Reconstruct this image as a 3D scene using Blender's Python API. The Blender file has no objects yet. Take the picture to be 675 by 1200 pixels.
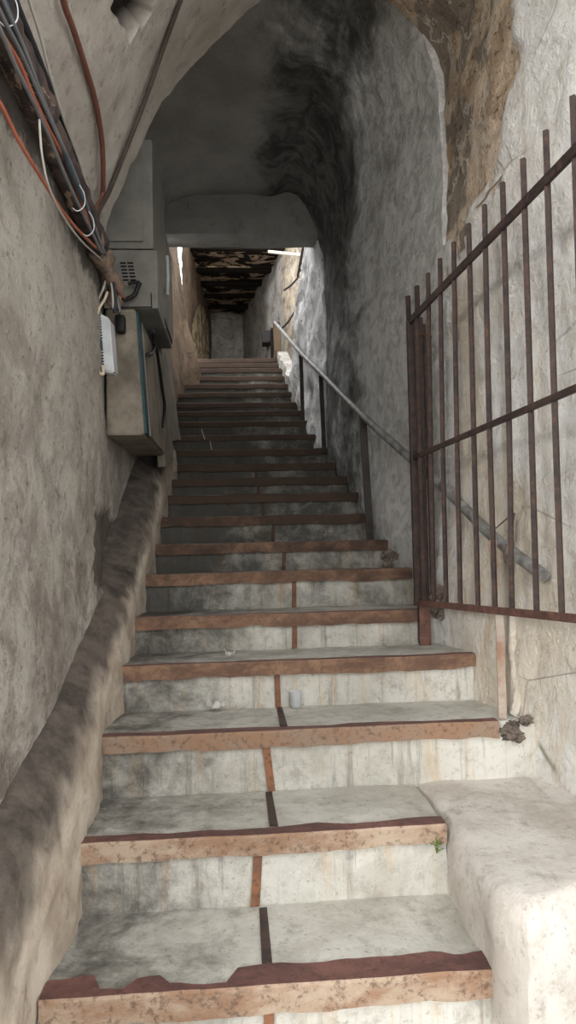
import bpy, bmesh, math, random
from mathutils import Vector, noise
random.seed(7)
scn = bpy.context.scene
COL = scn.collection

# ------------------------------------------------------------------ camera
FPX = 800.0
EZ = 1.60
YAW, PITCH, ROLL = .071, math.atan(50 / 800), .025
Fv = Vector((math.sin(YAW) * math.cos(PITCH), math.cos(YAW) * math.cos(PITCH), math.sin(PITCH)))
R0 = Vector((math.cos(YAW), -math.sin(YAW), 0))
U0 = R0.cross(Fv)
Rv = R0 * math.cos(ROLL) - U0 * math.sin(ROLL)
Uv = U0 * math.cos(ROLL) + R0 * math.sin(ROLL)
EYE = Vector((0, 0, EZ))
cam_data = bpy.data.cameras.new('camera')
cam_data.sensor_fit = 'VERTICAL'
cam_data.sensor_height = 36.0
cam_data.lens = 36.0 * FPX / 1200.0
cam_data.clip_start = .05
cam = bpy.data.objects.new('camera', cam_data)
COL.objects.link(cam)
from mathutils import Matrix
M3 = Matrix((Rv, Uv, -Fv)).transposed()
cam.matrix_world = Matrix.Translation(EYE) @ M3.to_4x4()
scn.camera = cam

# ------------------------------------------------------------------ light
world = bpy.data.worlds.new('overcast_sky')
scn.world = world
world.use_nodes = True
bg = world.node_tree.nodes['Background']
bg.inputs['Color'].default_value = (1.0, .985, .965, 1)
bg.inputs['Strength'].default_value = 3.1
sun_data = bpy.data.lights.new('hazy_sun', 'SUN')
sun_data.energy = 1.25
sun_data.angle = math.radians(9)
sun_data.color = (1.0, .97, .92)
sun = bpy.data.objects.new('hazy_sun', sun_data)
COL.objects.link(sun)
SUN_DIR = Vector((.55, .82, -.20)).normalized()
sun.rotation_euler = SUN_DIR.to_track_quat('-Z', 'Y').to_euler()
fill_data = bpy.data.lights.new('light_well_fill', 'AREA')  # added area lamp above the light well, brightens the white wall
fill_data.shape = 'RECTANGLE'
fill_data.size, fill_data.size_y = 1.0, 2.2
fill_data.energy = 46
fill_data.color = (.95, .98, 1.0)
well_fill = bpy.data.objects.new('light_well_fill', fill_data)
COL.objects.link(well_fill)
well_fill.location = (-.35, 7.6, 6.35)
well_fill.rotation_euler = (Vector((.68, 6.2, 3.6)) - Vector(well_fill.location)).to_track_quat('-Z', 'Y').to_euler()
scn.view_settings.view_transform = 'Standard'
scn.view_settings.look = 'None'
scn.view_settings.gamma = 1.0
scn.view_settings.use_curve_mapping = False
scn.view_settings.exposure = 0.12
scn.cycles.max_bounces = 12
scn.cycles.diffuse_bounces = 6


# ------------------------------------------------------------------ pixel helpers (reference frame 675 x 1200)
def ray(px, py):
    return Fv + Rv * ((px - 337.5) / FPX) - Uv * ((py - 600) / FPX)


def AY(px, py, y):
    v = ray(px, py)
    return EYE + v * (y / v.y)


def AZ(px, py, z):
    v = ray(px, py)
    return EYE + v * ((z - EZ) / v.z)


def AX(px, py, x):
    v = ray(px, py)
    return EYE + v * (x / v.x)


def proj(p):
    q = Vector(p) - EYE
    z = q.dot(Fv)
    if z < .05:
        return (-9999, -9999)
    return (337.5 + FPX * q.dot(Rv) / z, 600 - FPX * q.dot(Uv) / z)


def inpoly(p, poly):
    x, y = p
    c = False
    n = len(poly)
    for i in range(n):
        x1, y1 = poly[i]
        x2, y2 = poly[(i + 1) % n]
        if (y1 > y) != (y2 > y) and x < (x2 - x1) * (y - y1) / (y2 - y1) + x1:
            c = not c
    return c


def lerp_table(tab, v):
    if v <= tab[0][0]:
        return tab[0][1]
    for (a, b), (c, d) in zip(tab, tab[1:]):
        if v <= c:
            return b + (d - b) * (v - a) / (c - a)
    return tab[-1][1]


def fbm(p, s, o=4):
    return noise.fractal(Vector(p) * s, 1.0, 2.0, o, noise_basis='PERLIN_ORIGINAL')


# ------------------------------------------------------------------ materials
def srgb(r, g, b):
    f = lambda c: (c / 255 / 12.92) if c <= 10 else (((c / 255) + .055) / 1.055) ** 2.4
    return (f(r), f(g), f(b), 1)


class NT:
    def __init__(self, name, rough=.9):
        self.m = bpy.data.materials.new(name)
        self.m.use_nodes = True
        self.t = self.m.node_tree
        self.b = self.t.nodes['Principled BSDF']
        self.b.inputs['Roughness'].default_value = rough
        self.b.inputs['Specular IOR Level'].default_value = .25
        self.co = self.t.nodes.new('ShaderNodeTexCoord').outputs['Object']

    def put(self, sock, v):
        if hasattr(v, 'is_linked'):
            self.t.links.new(v, sock)
        else:
            sock.default_value = v

    def mapping(self, scale, rot=(0, 0, 0), loc=(0, 0, 0)):
        n = self.t.nodes.new('ShaderNodeMapping')
        self.t.links.new(self.co, n.inputs[0])
        n.inputs['Scale'].default_value = scale
        n.inputs['Rotation'].default_value = rot
        n.inputs['Location'].default_value = loc
        return n.outputs[0]

    def noise(self, scale, detail=6, rough=.6, dist=0, vec=None):
        n = self.t.nodes.new('ShaderNodeTexNoise')
        self.t.links.new(vec or self.co, n.inputs['Vector'])
        n.inputs['Scale'].default_value = scale
        n.inputs['Detail'].default_value = detail
        n.inputs['Roughness'].default_value = rough
        n.inputs['Distortion'].default_value = dist
        return n.outputs[0]

    def voronoi(self, scale, feature='F1', vec=None):
        n = self.t.nodes.new('ShaderNodeTexVoronoi')
        n.feature = feature
        self.t.links.new(vec or self.co, n.inputs['Vector'])
        n.inputs['Scale'].default_value = scale
        return n.outputs['Distance']

    def ramp(self, fac, a, b, va=0., vb=1.):
        n = self.t.nodes.new('ShaderNodeMapRange')
        n.interpolation_type = 'SMOOTHSTEP'
        self.put(n.inputs[0], fac)
        for i, v in zip((1, 2, 3, 4), (a, b, va, vb)):
            n.inputs[i].default_value = v
        return n.outputs[0]

    def math(self, op, a, b=0.):
        n = self.t.nodes.new('ShaderNodeMath')
        n.operation = op
        n.use_clamp = False
        self.put(n.inputs[0], a)
        self.put(n.inputs[1], b)
        return n.outputs[0]

    def mix(self, f, a, b, mode='MIX'):
        n = self.t.nodes.new('ShaderNodeMix')
        n.data_type = 'RGBA'
        n.blend_type = mode
        self.put(n.inputs[0], f)
        self.put(n.inputs[6], a)
        self.put(n.inputs[7], b)
        return n.outputs[2]

    def attr(self, name):
        n = self.t.nodes.new('ShaderNodeAttribute')
        n.attribute_name = name
        return n.outputs['Fac']

    def xyz(self):
        n = self.t.nodes.new('ShaderNodeSeparateXYZ')
        self.t.links.new(self.co, n.inputs[0])
        return n.outputs

    def bump(self, h, strength=.5, dist=.01):
        n = self.t.nodes.new('ShaderNodeBump')
        n.inputs['Strength'].default_value = strength
        n.inputs['Distance'].default_value = dist
        self.put(n.inputs['Height'], h)
        self.t.links.new(n.outputs[0], self.b.inputs['Normal'])

    def color(self, c):
        self.put(self.b.inputs['Base Color'], c)


def simple(name, c, rough=.6, metal=0., var=.25, scale=14, c2=None, bump=.15):
    n = NT(name, rough)
    f = n.ramp(n.noise(scale, 6, .65), .35, .7)
    d = c2 or tuple(x * (1 - var) for x in c[:3]) + (1,)
    n.color(n.mix(f, c, d))
    n.b.inputs['Metallic'].default_value = metal
    n.bump(n.noise(scale * 4, 4), bump, .004)
    return n.m


def make_left_plaster():
    n = NT('rough_grey_plaster', .95)
    c = n.mix(n.ramp(n.noise(2.4, 10, .68, .5), .38, .64), srgb(222, 216, 206), srgb(184, 177, 166))
    c = n.mix(n.math('MULTIPLY', n.ramp(n.noise(13, 10, .75, .3), .50, .68), .65), c, srgb(150, 140, 128))
    x, y, z = n.xyz()
    low = n.math('MULTIPLY', n.ramp(z, 2.7, 1.3), n.ramp(n.noise(6, 9, .75, .3), .44, .6))
    c = n.mix(n.math('MULTIPLY', low, .6), c, srgb(128, 113, 103))
    c = n.mix(n.math('MULTIPLY', n.ramp(n.noise(30, 6, .75), .56, .66), .6), c, srgb(100, 89, 79))
    c = n.mix(n.math('MULTIPLY', n.ramp(n.noise(70, 4, .6), .6, .7), .5), c, srgb(226, 220, 210))
    # black seepage under the old pipe
    seep = n.math('ADD', n.ramp(z, 2.60, 2.86, 0, 1), n.math('MULTIPLY', n.math('SUBTRACT', n.noise(6, 7, .7, .4), .5), 1.6))
    c = n.mix(n.math('MULTIPLY', n.ramp(seep, .62, .95), .8), c, srgb(66, 58, 56))
    c = n.mix(n.math('MULTIPLY', n.attr('mask'), 1.0), c, n.mix(n.noise(9), srgb(104, 88, 72), srgb(56, 49, 44)))
    n.color(c)
    h = n.math('ADD', n.noise(22, 10, .75), n.math('MULTIPLY', n.noise(75, 5, .7), .45))
    n.bump(h, 1.0, .04)
    return n.m


def make_arch_plaster():
    n = NT('smoked_arch_plaster', .92)
    st = n.noise(3.5, 7, .6, .4, n.mapping((1.2, .35, .6)))
    c = n.mix(n.ramp(st, .32, .7), srgb(184, 179, 172), srgb(150, 144, 136))
    c = n.mix(n.ramp(n.noise(14, 9, .75), .52, .72), c, srgb(124, 116, 108))
    c = n.mix(n.ramp(n.noise(2.0, 4), .55, .72), c, srgb(172, 168, 163))
    pit = n.ramp(n.noise(30, 3, .6), .68, .74)
    c = n.mix(n.math('MULTIPLY', pit, .5), c, srgb(70, 62, 56))
    c = n.mix(n.attr('mask'), c, n.mix(n.noise(16, 6), srgb(46, 39, 34), srgb(18, 16, 15)))
    c = n.mix(n.attr('brick'), c, n.mix(n.ramp(n.noise(6, 8, .75), .35, .65), srgb(160, 138, 112), srgb(104, 84, 66)))
    n.color(c)
    n.bump(n.math('ADD', n.noise(20, 8, .65), n.math('MULTIPLY', n.noise(80, 3), .3)), .5, .012)
    return n.m


def make_right_plaster():
    n = NT('sooty_limewashed_plaster', .93)
    x, y, z = n.xyz()
    near = n.mix(n.ramp(n.noise(1.8, 8, .65, .5), .40, .62), srgb(240, 240, 238), srgb(222, 219, 213))
    tn = n.math('ADD', n.noise(2.4, 8, .68, .8, n.mapping((1, 1, .4), loc=(3, 1, 2))), n.ramp(z, 3.1, 2.4, -.06, .03))
    near = n.mix(n.math('MULTIPLY', n.ramp(tn, .50, .64), .55), near, srgb(216, 200, 172))
    tn2 = n.noise(3.0, 8, .7, .6, n.mapping((1, 1, .3), loc=(7, 4, 2)))
    near = n.mix(n.math('MULTIPLY', n.ramp(tn2, .56, .66), .55), near, srgb(198, 170, 138))
    near = n.mix(n.math('MULTIPLY', n.ramp(n.noise(11, 10, .75, .3), .51, .63), .5), near, srgb(188, 179, 168))
    near = n.mix(n.math('MULTIPLY', n.ramp(n.noise(36, 6, .7), .60, .68), .5), near, srgb(142, 126, 110))
    near = n.mix(n.math('MULTIPLY', n.ramp(n.noise(50, 5, .7), .58, .66), .5), near, srgb(240, 239, 236))
    crk = n.ramp(n.voronoi(1.1, 'DISTANCE_TO_EDGE', n.mapping((1, 1, 1.6), loc=(.4, .2, .3))), 0, .008, 1, 0)
    crk = n.math('MULTIPLY', crk, n.ramp(n.noise(1.4, 2), .5, .58))
    near = n.mix(n.math('MULTIPLY', crk, .55), near, srgb(104, 90, 78))
    # soot swept over the plaster beyond the arch
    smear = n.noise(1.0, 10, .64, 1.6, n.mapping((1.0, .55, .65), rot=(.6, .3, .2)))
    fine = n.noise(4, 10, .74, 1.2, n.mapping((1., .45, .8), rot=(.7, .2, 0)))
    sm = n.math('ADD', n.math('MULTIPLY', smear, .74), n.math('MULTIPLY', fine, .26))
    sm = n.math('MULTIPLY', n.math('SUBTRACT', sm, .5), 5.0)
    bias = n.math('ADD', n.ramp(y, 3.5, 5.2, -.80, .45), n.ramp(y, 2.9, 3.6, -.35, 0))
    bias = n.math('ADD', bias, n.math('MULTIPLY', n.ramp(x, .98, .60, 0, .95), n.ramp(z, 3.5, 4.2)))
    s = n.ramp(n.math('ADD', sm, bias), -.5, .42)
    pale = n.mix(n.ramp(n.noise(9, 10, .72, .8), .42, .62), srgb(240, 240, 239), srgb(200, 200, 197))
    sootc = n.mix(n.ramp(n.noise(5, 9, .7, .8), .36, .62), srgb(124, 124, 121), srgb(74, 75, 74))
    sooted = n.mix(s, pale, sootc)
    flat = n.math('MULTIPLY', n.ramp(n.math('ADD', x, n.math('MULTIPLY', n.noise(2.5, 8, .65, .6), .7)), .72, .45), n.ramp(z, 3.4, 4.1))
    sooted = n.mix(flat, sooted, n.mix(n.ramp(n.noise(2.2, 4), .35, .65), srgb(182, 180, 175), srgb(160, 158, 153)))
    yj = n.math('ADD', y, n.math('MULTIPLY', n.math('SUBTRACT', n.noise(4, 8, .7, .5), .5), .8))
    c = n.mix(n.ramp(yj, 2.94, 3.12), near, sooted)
    bk = n.noise(5, 10, .78, .4)
    brick = n.mix(n.ramp(bk, .38, .6), srgb(226, 206, 182), srgb(176, 154, 130))
    brick = n.mix(n.ramp(n.noise(3.1, 3, .5, 0, n.mapping((1, 1, 1), loc=(2, 5, 1))), .5, .54), brick, n.mix(bk, srgb(164, 152, 138), srgb(134, 122, 110)))
    brick = n.mix(n.ramp(n.noise(34, 6, .75), .56, .66), brick, srgb(84, 68, 54))
    mort = n.ramp(n.math('ABSOLUTE', n.math('SUBTRACT', n.noise(3.1, 6, .6, .2, n.mapping((1, 1, .6), loc=(2, 5, 1))), .52)), .006, .014, 1, 0)
    brick = n.mix(n.math('MULTIPLY', mort, .8), brick, srgb(214, 206, 194))
    c = n.mix(n.attr('brick'), c, brick)
    c = n.mix(n.attr('mask'), c, srgb(84, 92, 46))
    n.color(c)
    h = n.math('ADD', n.noise(12, 10, .72, .4), n.math('MULTIPLY', n.noise(50, 6, .7), .3))
    n.bump(h, .9, .04)
    return n.m


def make_concrete(name, a, b, dirt_shade, drip=True):
    n = NT(name, .9)
    x, y, z = n.xyz()
    c = n.mix(n.ramp(n.noise(3.2, 10, .7, .4), .38, .64), a, b)
    c = n.mix(n.math('MULTIPLY', n.ramp(n.noise(16, 10, .75), .5, .66), .5), c, srgb(140, 134, 124))
    c = n.mix(n.math('MULTIPLY', n.ramp(n.noise(55, 5, .7), .58, .68), .45), c, srgb(108, 102, 94))
    if drip:
        g = n.t.nodes.new('ShaderNodeNewGeometry')
        sp = n.t.nodes.new('ShaderNodeSeparateXYZ')
        n.t.links.new(g.outputs['True Normal'], sp.inputs[0])
        riser = n.ramp(sp.outputs[2], .75, .5)
        st = n.ramp(n.noise(7, 7, .7, .15, n.mapping((3.0, .8, .28))), .52, .68)
        c = n.mix(n.math('MULTIPLY', n.math('MULTIPLY', st, .5), riser), c, srgb(188, 156, 114))
        dk = n.ramp(n.noise(9, 7, .72, .15, n.mapping((3.5, .8, .25), loc=(5, 2, 1))), .52, .68)
        c = n.mix(n.math('MULTIPLY', n.math('MULTIPLY', dk, .5), riser), c, srgb(104, 100, 90))
        # trodden dirt plus painted shade, heavier along the left and up the flight
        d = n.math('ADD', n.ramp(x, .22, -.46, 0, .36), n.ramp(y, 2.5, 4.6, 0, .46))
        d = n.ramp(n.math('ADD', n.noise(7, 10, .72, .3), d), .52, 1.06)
        c = n.mix(n.math('MULTIPLY', d, .88), c, dirt_shade)
    n.color(c)
    n.bump(n.math('ADD', n.noise(24, 9, .72), n.math('MULTIPLY', n.noise(110, 4), .4)), .5, .012)
    return n.m


def make_rust(name, a, b, cc, rough=.75, deep=None):
    n = NT(name, rough)
    x, y, z = n.xyz()
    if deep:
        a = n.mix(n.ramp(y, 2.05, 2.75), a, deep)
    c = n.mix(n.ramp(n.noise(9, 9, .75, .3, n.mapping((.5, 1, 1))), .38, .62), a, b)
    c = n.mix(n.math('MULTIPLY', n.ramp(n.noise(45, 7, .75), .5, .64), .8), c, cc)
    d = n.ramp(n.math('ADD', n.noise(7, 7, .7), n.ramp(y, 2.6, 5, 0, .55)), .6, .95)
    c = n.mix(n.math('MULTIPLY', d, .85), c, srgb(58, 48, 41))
    n.color(c)
    n.bump(n.noise(60, 6, .7), .5, .006)
    return n.m


def make_curb():
    n = NT('grimy_cement_kerb', .92)
    c = n.mix(n.ramp(n.noise(4, 8, .65, .5), .35, .68), srgb(196, 186, 172), srgb(160, 147, 132))
    c = n.mix(n.ramp(n.noise(14, 7, .7), .52, .75), c, srgb(132, 118, 104))
    c = n.mix(n.attr('grime'), c, n.mix(n.ramp(n.noise(9, 9, .72), .35, .65), srgb(62, 57, 54), srgb(100, 92, 85)))
    n.color(c)
    n.bump(n.noise(22, 8, .68), .6, .015)
    return n.m


def make_white_wall():
    n = NT('flaking_limewash', .9)
    c = n.mix(n.ramp(n.noise(6, 9, .7, 1.2, n.mapping((1, 1, .5))), .42, .62), srgb(242, 243, 244), srgb(196, 198, 200))
    c = n.mix(n.ramp(n.noise(16, 6, .7), .62, .7), c, srgb(140, 136, 130))
    n.color(c)
    n.bump(n.noise(18, 9, .7, .6), .9, .03)
    return n.m


def make_brown_wall(name, a, b, d):
    n = NT(name, .93)
    c = n.mix(n.ramp(n.noise(3, 8, .65, .6), .35, .68), a, b)
    c = n.mix(n.ramp(n.noise(9, 8, .7, .5), .52, .72), c, d)
    c = n.mix(n.attr('mask'), c, n.mix(n.ramp(n.noise(6, 9, .75, .4), .4, .6), srgb(206, 188, 156), srgb(104, 88, 70)))
    n.color(c)
    n.bump(n.noise(18, 8, .7), .6, .02)
    return n.m


def make_burnt_ceiling():
    n = NT('charred_peeling_ceiling', .9)
    p = n.noise(2.6, 7, .68, .7, n.mapping((.8, 1.5, 1)))
    c = n.mix(n.ramp(p, .495, .525), srgb(22, 18, 15), n.mix(n.noise(12, 6), srgb(206, 186, 162), srgb(128, 104, 86)))
    n.color(c)
    n.bump(n.noise(14, 7), .6, .03)
    return n.m


def make_glass():
    n = NT('clear_plastic', .2)
    n.b.inputs['Transmission Weight'].default_value = .55
    n.b.inputs['Specular IOR Level'].default_value = .6
    n.b.inputs['IOR'].default_value = 1.3
    n.color(srgb(235, 238, 240))
    return n.m


def make_pipe():
    n = NT('blackened_clay_pipe', .7)
    c = n.mix(n.ramp(n.noise(8, 8, .7), .4, .62), srgb(92, 78, 74), srgb(58, 52, 54))
    c = n.mix(n.ramp(n.noise(7, 8, .75, .5, n.mapping((1, .4, 1), loc=(2, 3, 1))), .58, .62), c, srgb(160, 142, 124))
    n.color(c)
    n.bump(n.noise(24, 7, .7), .8, .01)
    return n.m


MT = {
    'left': make_left_plaster(), 'arch': make_arch_plaster(), 'right': make_right_plaster(),
    'step': make_concrete('worn_step_cement', srgb(200, 199, 192), srgb(172, 170, 161), srgb(40, 38, 35)),
    'block': make_concrete('bleached_platform_cement', srgb(206, 202, 196), srgb(180, 174, 166), srgb(150, 142, 134), False),
    'floor': simple('street_paving', srgb(170, 165, 156), .9),
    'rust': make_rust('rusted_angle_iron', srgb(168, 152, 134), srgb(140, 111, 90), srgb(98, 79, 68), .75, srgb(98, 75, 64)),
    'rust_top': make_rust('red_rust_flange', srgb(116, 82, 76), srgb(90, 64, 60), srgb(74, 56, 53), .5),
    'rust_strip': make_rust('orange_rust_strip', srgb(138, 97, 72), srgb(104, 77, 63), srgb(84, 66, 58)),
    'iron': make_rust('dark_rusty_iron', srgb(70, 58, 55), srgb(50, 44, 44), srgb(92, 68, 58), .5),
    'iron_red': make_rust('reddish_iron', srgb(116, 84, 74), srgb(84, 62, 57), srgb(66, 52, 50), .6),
    'railpipe': simple('worn_grey_pipe', srgb(142, 143, 143), .5, .1, c2=srgb(98, 94, 90)),
    'railpost': simple('dark_rail_post', srgb(62, 56, 52), .6, c2=srgb(38, 34, 32)),
    'strap': simple('painted_rusty_strap', srgb(176, 168, 158), .7, c2=srgb(138, 104, 84), scale=9),
    'curb': make_curb(), 'white': make_white_wall(),
    'brown': make_brown_wall('stained_ochre_plaster', srgb(104, 88, 73), srgb(72, 60, 50), srgb(52, 44, 38)),
    'greyback': make_brown_wall('smoked_white_plaster', srgb(184, 182, 178), srgb(140, 136, 130), srgb(98, 92, 86)),
    'lintel': make_brown_wall('grey_lintel_plaster', srgb(142, 140, 136), srgb(128, 126, 122), srgb(112, 110, 106)),
    'burnt': make_burnt_ceiling(),
    'beam': simple('charred_beam', srgb(34, 26, 22), .9, c2=srgb(18, 15, 13)),
    'rubble': simple('dark_rubble_mortar', srgb(120, 110, 102), .95, c2=srgb(66, 58, 54), scale=30, bump=.8),
    'cab_grey': simple('grey_steel_cabinet', srgb(122, 122, 116), .5, c2=srgb(104, 103, 98), scale=5),
    'cab_beige': simple('dusty_beige_steel', srgb(140, 133, 120), .6, c2=srgb(100, 92, 82), scale=7),
    'teal': simple('teal_painted_edge', srgb(48, 78, 84), .5, c2=srgb(36, 58, 64)),
    'dark': simple('black_rubber', srgb(30, 29, 30), .5),
    'slot': simple('black_slot', srgb(16, 16, 16), .8),
    'plastic': simple('pale_plastic', srgb(206, 210, 214), .4, c2=srgb(184, 188, 192), var=.1),
    'cream': simple('cream_cord', srgb(208, 196, 176), .5),
    'pipe_old': make_pipe(),
    'pipe_flake': simple('flaking_pipe_end', srgb(150, 130, 116), .8, c2=srgb(74, 64, 60), scale=18, bump=.9),
    'cab_a': simple('grey_cable_sheath', srgb(120, 124, 128), .5),
    'cab_b': simple('dark_cable_sheath', srgb(48, 48, 52), .5),
    'cab_c': simple('pale_cable_sheath', srgb(180, 178, 172), .5),
    'cab_o': simple('orange_cable_sheath', srgb(178, 104, 82), .5),
    'cab_r': simple('red_brown_conduit', srgb(122, 82, 72), .55),
    'cab_k': simple('taupe_cable_sheath', srgb(74, 66, 60), .6),
    'cab_blue': simple('steel_blue_cable', srgb(72, 88, 100), .5),
    'paper': simple('white_paper', srgb(232, 230, 226), .8, var=.08),
    'leaf': simple('weed_green', srgb(96, 120, 52), .7),
    'tube': simple('white_tube', srgb(214, 208, 196), .5, var=.1),
    'glass': make_glass(),
}


# ------------------------------------------------------------------ mesh helpers
def link(name, bm, mat, parent=None, smooth=True, mats=None):
    me = bpy.data.meshes.new(name)
    bmesh.ops.recalc_face_normals(bm, faces=bm.faces[:])
    bm.to_mesh(me)
    bm.free()
    for m in (mats or [mat]):
        me.materials.append(m)
    if smooth:
        me.shade_smooth()
        me.set_sharp_from_angle(angle=math.radians(50))
    o = bpy.data.objects.new(name, me)
    COL.objects.link(o)
    if parent is not None:
        o.parent = parent
        o.matrix_parent_inverse = Matrix.Translation(-Vector(parent.location))
    return o


def thing(name, label, cat, loc, group=None):
    o = bpy.data.objects.new(name, None)
    o.empty_display_size = .1
    COL.objects.link(o)
    o.location = loc
    return tag(o, label, cat, group)


def tag(o, label, cat, group=None, kind=None):
    o['label'] = label
    o['category'] = cat
    if group:
        o['group'] = group
    if kind:
        o['kind'] = kind
    return o


def structure(o, label=None):
    o['kind'] = 'structure'
    if label:
        o['label'] = label
    return o


def box(bm, x0, x1, y0, y1, z0, z1, bev=0., cuts=0):
    r = bmesh.ops.create_cube(bm, size=1)
    vs = r['verts']
    for v in vs:
        v.co = Vector((x0 + (v.co.x + .5) * (x1 - x0), y0 + (v.co.y + .5) * (y1 - y0), z0 + (v.co.z + .5) * (z1 - z0)))
    if bev:
        es = list({e for v in vs for e in v.link_edges})
        r2 = bmesh.ops.bevel(bm, geom=es, offset=bev, segments=2, affect='EDGES', profile=.6)
        vs = r2['verts']
    return vs


def hexa(bm, c):
    """box from eight corners: c[0..3] one side, c[4..7] the opposite side in the same order"""
    v = [bm.verts.new(p) for p in c]
    for f in ((0, 1, 2, 3), (7, 6, 5, 4), (0, 4, 5, 1), (1, 5, 6, 2), (2, 6, 7, 3), (3, 7, 4, 0)):
        bm.faces.new([v[i] for i in f])
    return v


def bar(bm, a, b, w, d, up=None, bev=.0):
    """rectangular bar from a to b, w wide along side, d deep"""
    a, b = Vector(a), Vector(b)
    t = (b - a).normalized()
    ref = Vector(up) if up else (Vector((0, 0, 1)) if abs(t.z) < .9 else Vector((0, 1, 0)))
    s = t.cross(ref).normalized()
    n = s.cross(t).normalized()
    q = [s * w / 2 + n * d / 2, -s * w / 2 + n * d / 2, -s * w / 2 - n * d / 2, s * w / 2 - n * d / 2]
    vs = hexa(bm, [a + k for k in q] + [b + k for k in q])
    if bev:
        bmesh.ops.bevel(bm, geom=list({e for v in vs for e in v.link_edges}), offset=bev, segments=1, affect='EDGES')


def smooth_path(pts, n=8):
    pts = [Vector(p) for p in pts]
    out = []
    for i in range(len(pts) - 1):
        p0 = pts[max(i - 1, 0)]
        p1, p2 = pts[i], pts[i + 1]
        p3 = pts[min(i + 2, len(pts) - 1)]
        for k in range(n):
            t = k / n
            out.append(.5 * ((2 * p1) + (p2 - p0) * t + (2 * p0 - 5 * p1 + 4 * p2 - p3) * t * t + (3 * p1 - p0 - 3 * p2 + p3) * t ** 3))
    out.append(pts[-1])
    return out


def tube(bm, pts, r, seg=8, cap=True, wob=0.):
    pts = [Vector(p) for p in pts]
    rings = []
    prev = None
    for i, p in enumerate(pts):
        t = (pts[min(i + 1, len(pts) - 1)] - pts[max(i - 1, 0)]).normalized()
        if prev is None:
            ref = Vector((0, 0, 1)) if abs(t.z) < .9 else Vector((1, 0, 0))
            s = t.cross(ref).normalized()
        else:
            s = (prev - t * prev.dot(t)).normalized()
        prev = s
        n = t.cross(s)
        ri = r(i / max(1, len(pts) - 1)) if callable(r) else r
        ring = []
        for k in range(seg):
            a = 2 * math.pi * k / seg
            q = p + (s * math.cos(a) + n * math.sin(a)) * ri
            if wob:
                q += (s * math.cos(a) + n * math.sin(a)) * wob * fbm(q, 14)
            ring.append(bm.verts.new(q))
        rings.append(ring)
    for a, b in zip(rings, rings[1:]):
        for k in range(seg):
            bm.faces.new((a[k], a[(k + 1) % seg], b[(k + 1) % seg], b[k]))
    if cap:
        bm.faces.new(rings[0])
        bm.faces.new(rings[-1][::-1])


def grid_mesh(name, fn, us, vs, mat, disp=.0, dscale=2.0, masks=None, thick=0., toward=None, fine=0., seam=None):
    """surface fn(u, v) on parameter lists; pushed along its normal by noise; masks = {attr: fn(p)->(value, push)}"""
    nu, nv = len(us), len(vs)
    P = [[Vector(fn(u, v)) for v in vs] for u in us]
    verts, attrs = [], {k: [] for k in (masks or {})}
    for i in range(nu):
        for j in range(nv):
            a = P[min(i + 1, nu - 1)][j] - P[max(i - 1, 0)][j]
            b = P[i][min(j + 1, nv - 1)] - P[i][max(j - 1, 0)]
            n = a.cross(b)
            n = n.normalized() if n.length > 1e-9 else Vector((0, 0, 1))
            p = P[i][j]
            if toward is not None and n.dot(Vector(toward) - p) < 0:
                n = -n
            if seam is not None:
                w = max(0, 1 - abs(p.z - 3.05) / .3) * (1 if p.x > .4 else 0)
                n = n.lerp(Vector((-1, -.15, 0)), min(1, w * 1.5)).normalized()
            q = p + n * (disp * fbm(p, dscale, 5) + fine * fbm(p, 16, 3))
            for k, f in (masks or {}).items():
                val, push = f(p)
                attrs[k].append(val)
                q = q + n * push
            verts.append(q)
    faces = [(i * nv + j, (i + 1) * nv + j, (i + 1) * nv + j + 1, i * nv + j + 1) for i in range(nu - 1) for j in range(nv - 1)]
    if thick:
        c = P[nu // 2][nv // 2]
        a = P[min(nu // 2 + 1, nu - 1)][nv // 2] - c
        b = P[nu // 2][min(nv // 2 + 1, nv - 1)] - c
        flip = toward is not None and a.cross(b).dot(Vector(toward) - c) < 0
        N = len(verts)
        for i in range(nu):
            for j in range(nv):
                a = P[min(i + 1, nu - 1)][j] - P[max(i - 1, 0)][j]
                b = P[i][min(j + 1, nv - 1)] - P[i][max(j - 1, 0)]
                n = a.cross(b)
                n = n.normalized() if n.length > 1e-9 else Vector((0, 0, 1))
                verts.append(P[i][j] - n * thick * (-1 if flip else 1))
                for k in attrs:
                    attrs[k].append(0)
        faces += [tuple(N + k for k in f[::-1]) for f in faces]
        rim = [(i, 0) for i in range(nu)] + [(nu - 1, j) for j in range(1, nv)] + [(i, nv - 1) for i in range(nu - 2, -1, -1)] + [(0, j) for j in range(nv - 2, 0, -1)]
        for (i, j), (k, l) in zip(rim, rim[1:] + rim[:1]):
            faces.append((i * nv + j, N + i * nv + j, N + k * nv + l, k * nv + l))
    me = bpy.data.meshes.new(name)
    me.from_pydata(verts, [], faces)
    for k, vals in attrs.items():
        at = me.attributes.new(k, 'FLOAT', 'POINT')
        at.data.foreach_set('value', vals)
    bm = bmesh.new()
    bm.from_mesh(me)
    bmesh.ops.recalc_face_normals(bm, faces=bm.faces[:])
    bm.to_mesh(me)
    bm.free()
    me.materials.append(mat)
    me.shade_smooth()
    me.set_sharp_from_angle(angle=math.radians(60))
    o = bpy.data.objects.new(name, me)
    COL.objects.link(o)
    return o


def frange(a, b, step):
    n = max(2, int(round(abs(b - a) / step)) + 1)
    return [a + (b - a) * i / (n - 1) for i in range(n)]


def lump(bm, c, r, sq=(1, 1, 1), amp=.35, sub=3, sc=9):
    rr = bmesh.ops.create_icosphere(bm, subdivisions=sub, radius=1)
    c = Vector(c)
    for v in rr['verts']:
        d = v.co.normalized()
        k = r * (1 + amp * fbm(d * 1.0 + c * 3, sc / 5, 4))
        v.co = c + Vector((d.x * k * sq[0], d.y * k * sq[1], d.z * k * sq[2]))


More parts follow.
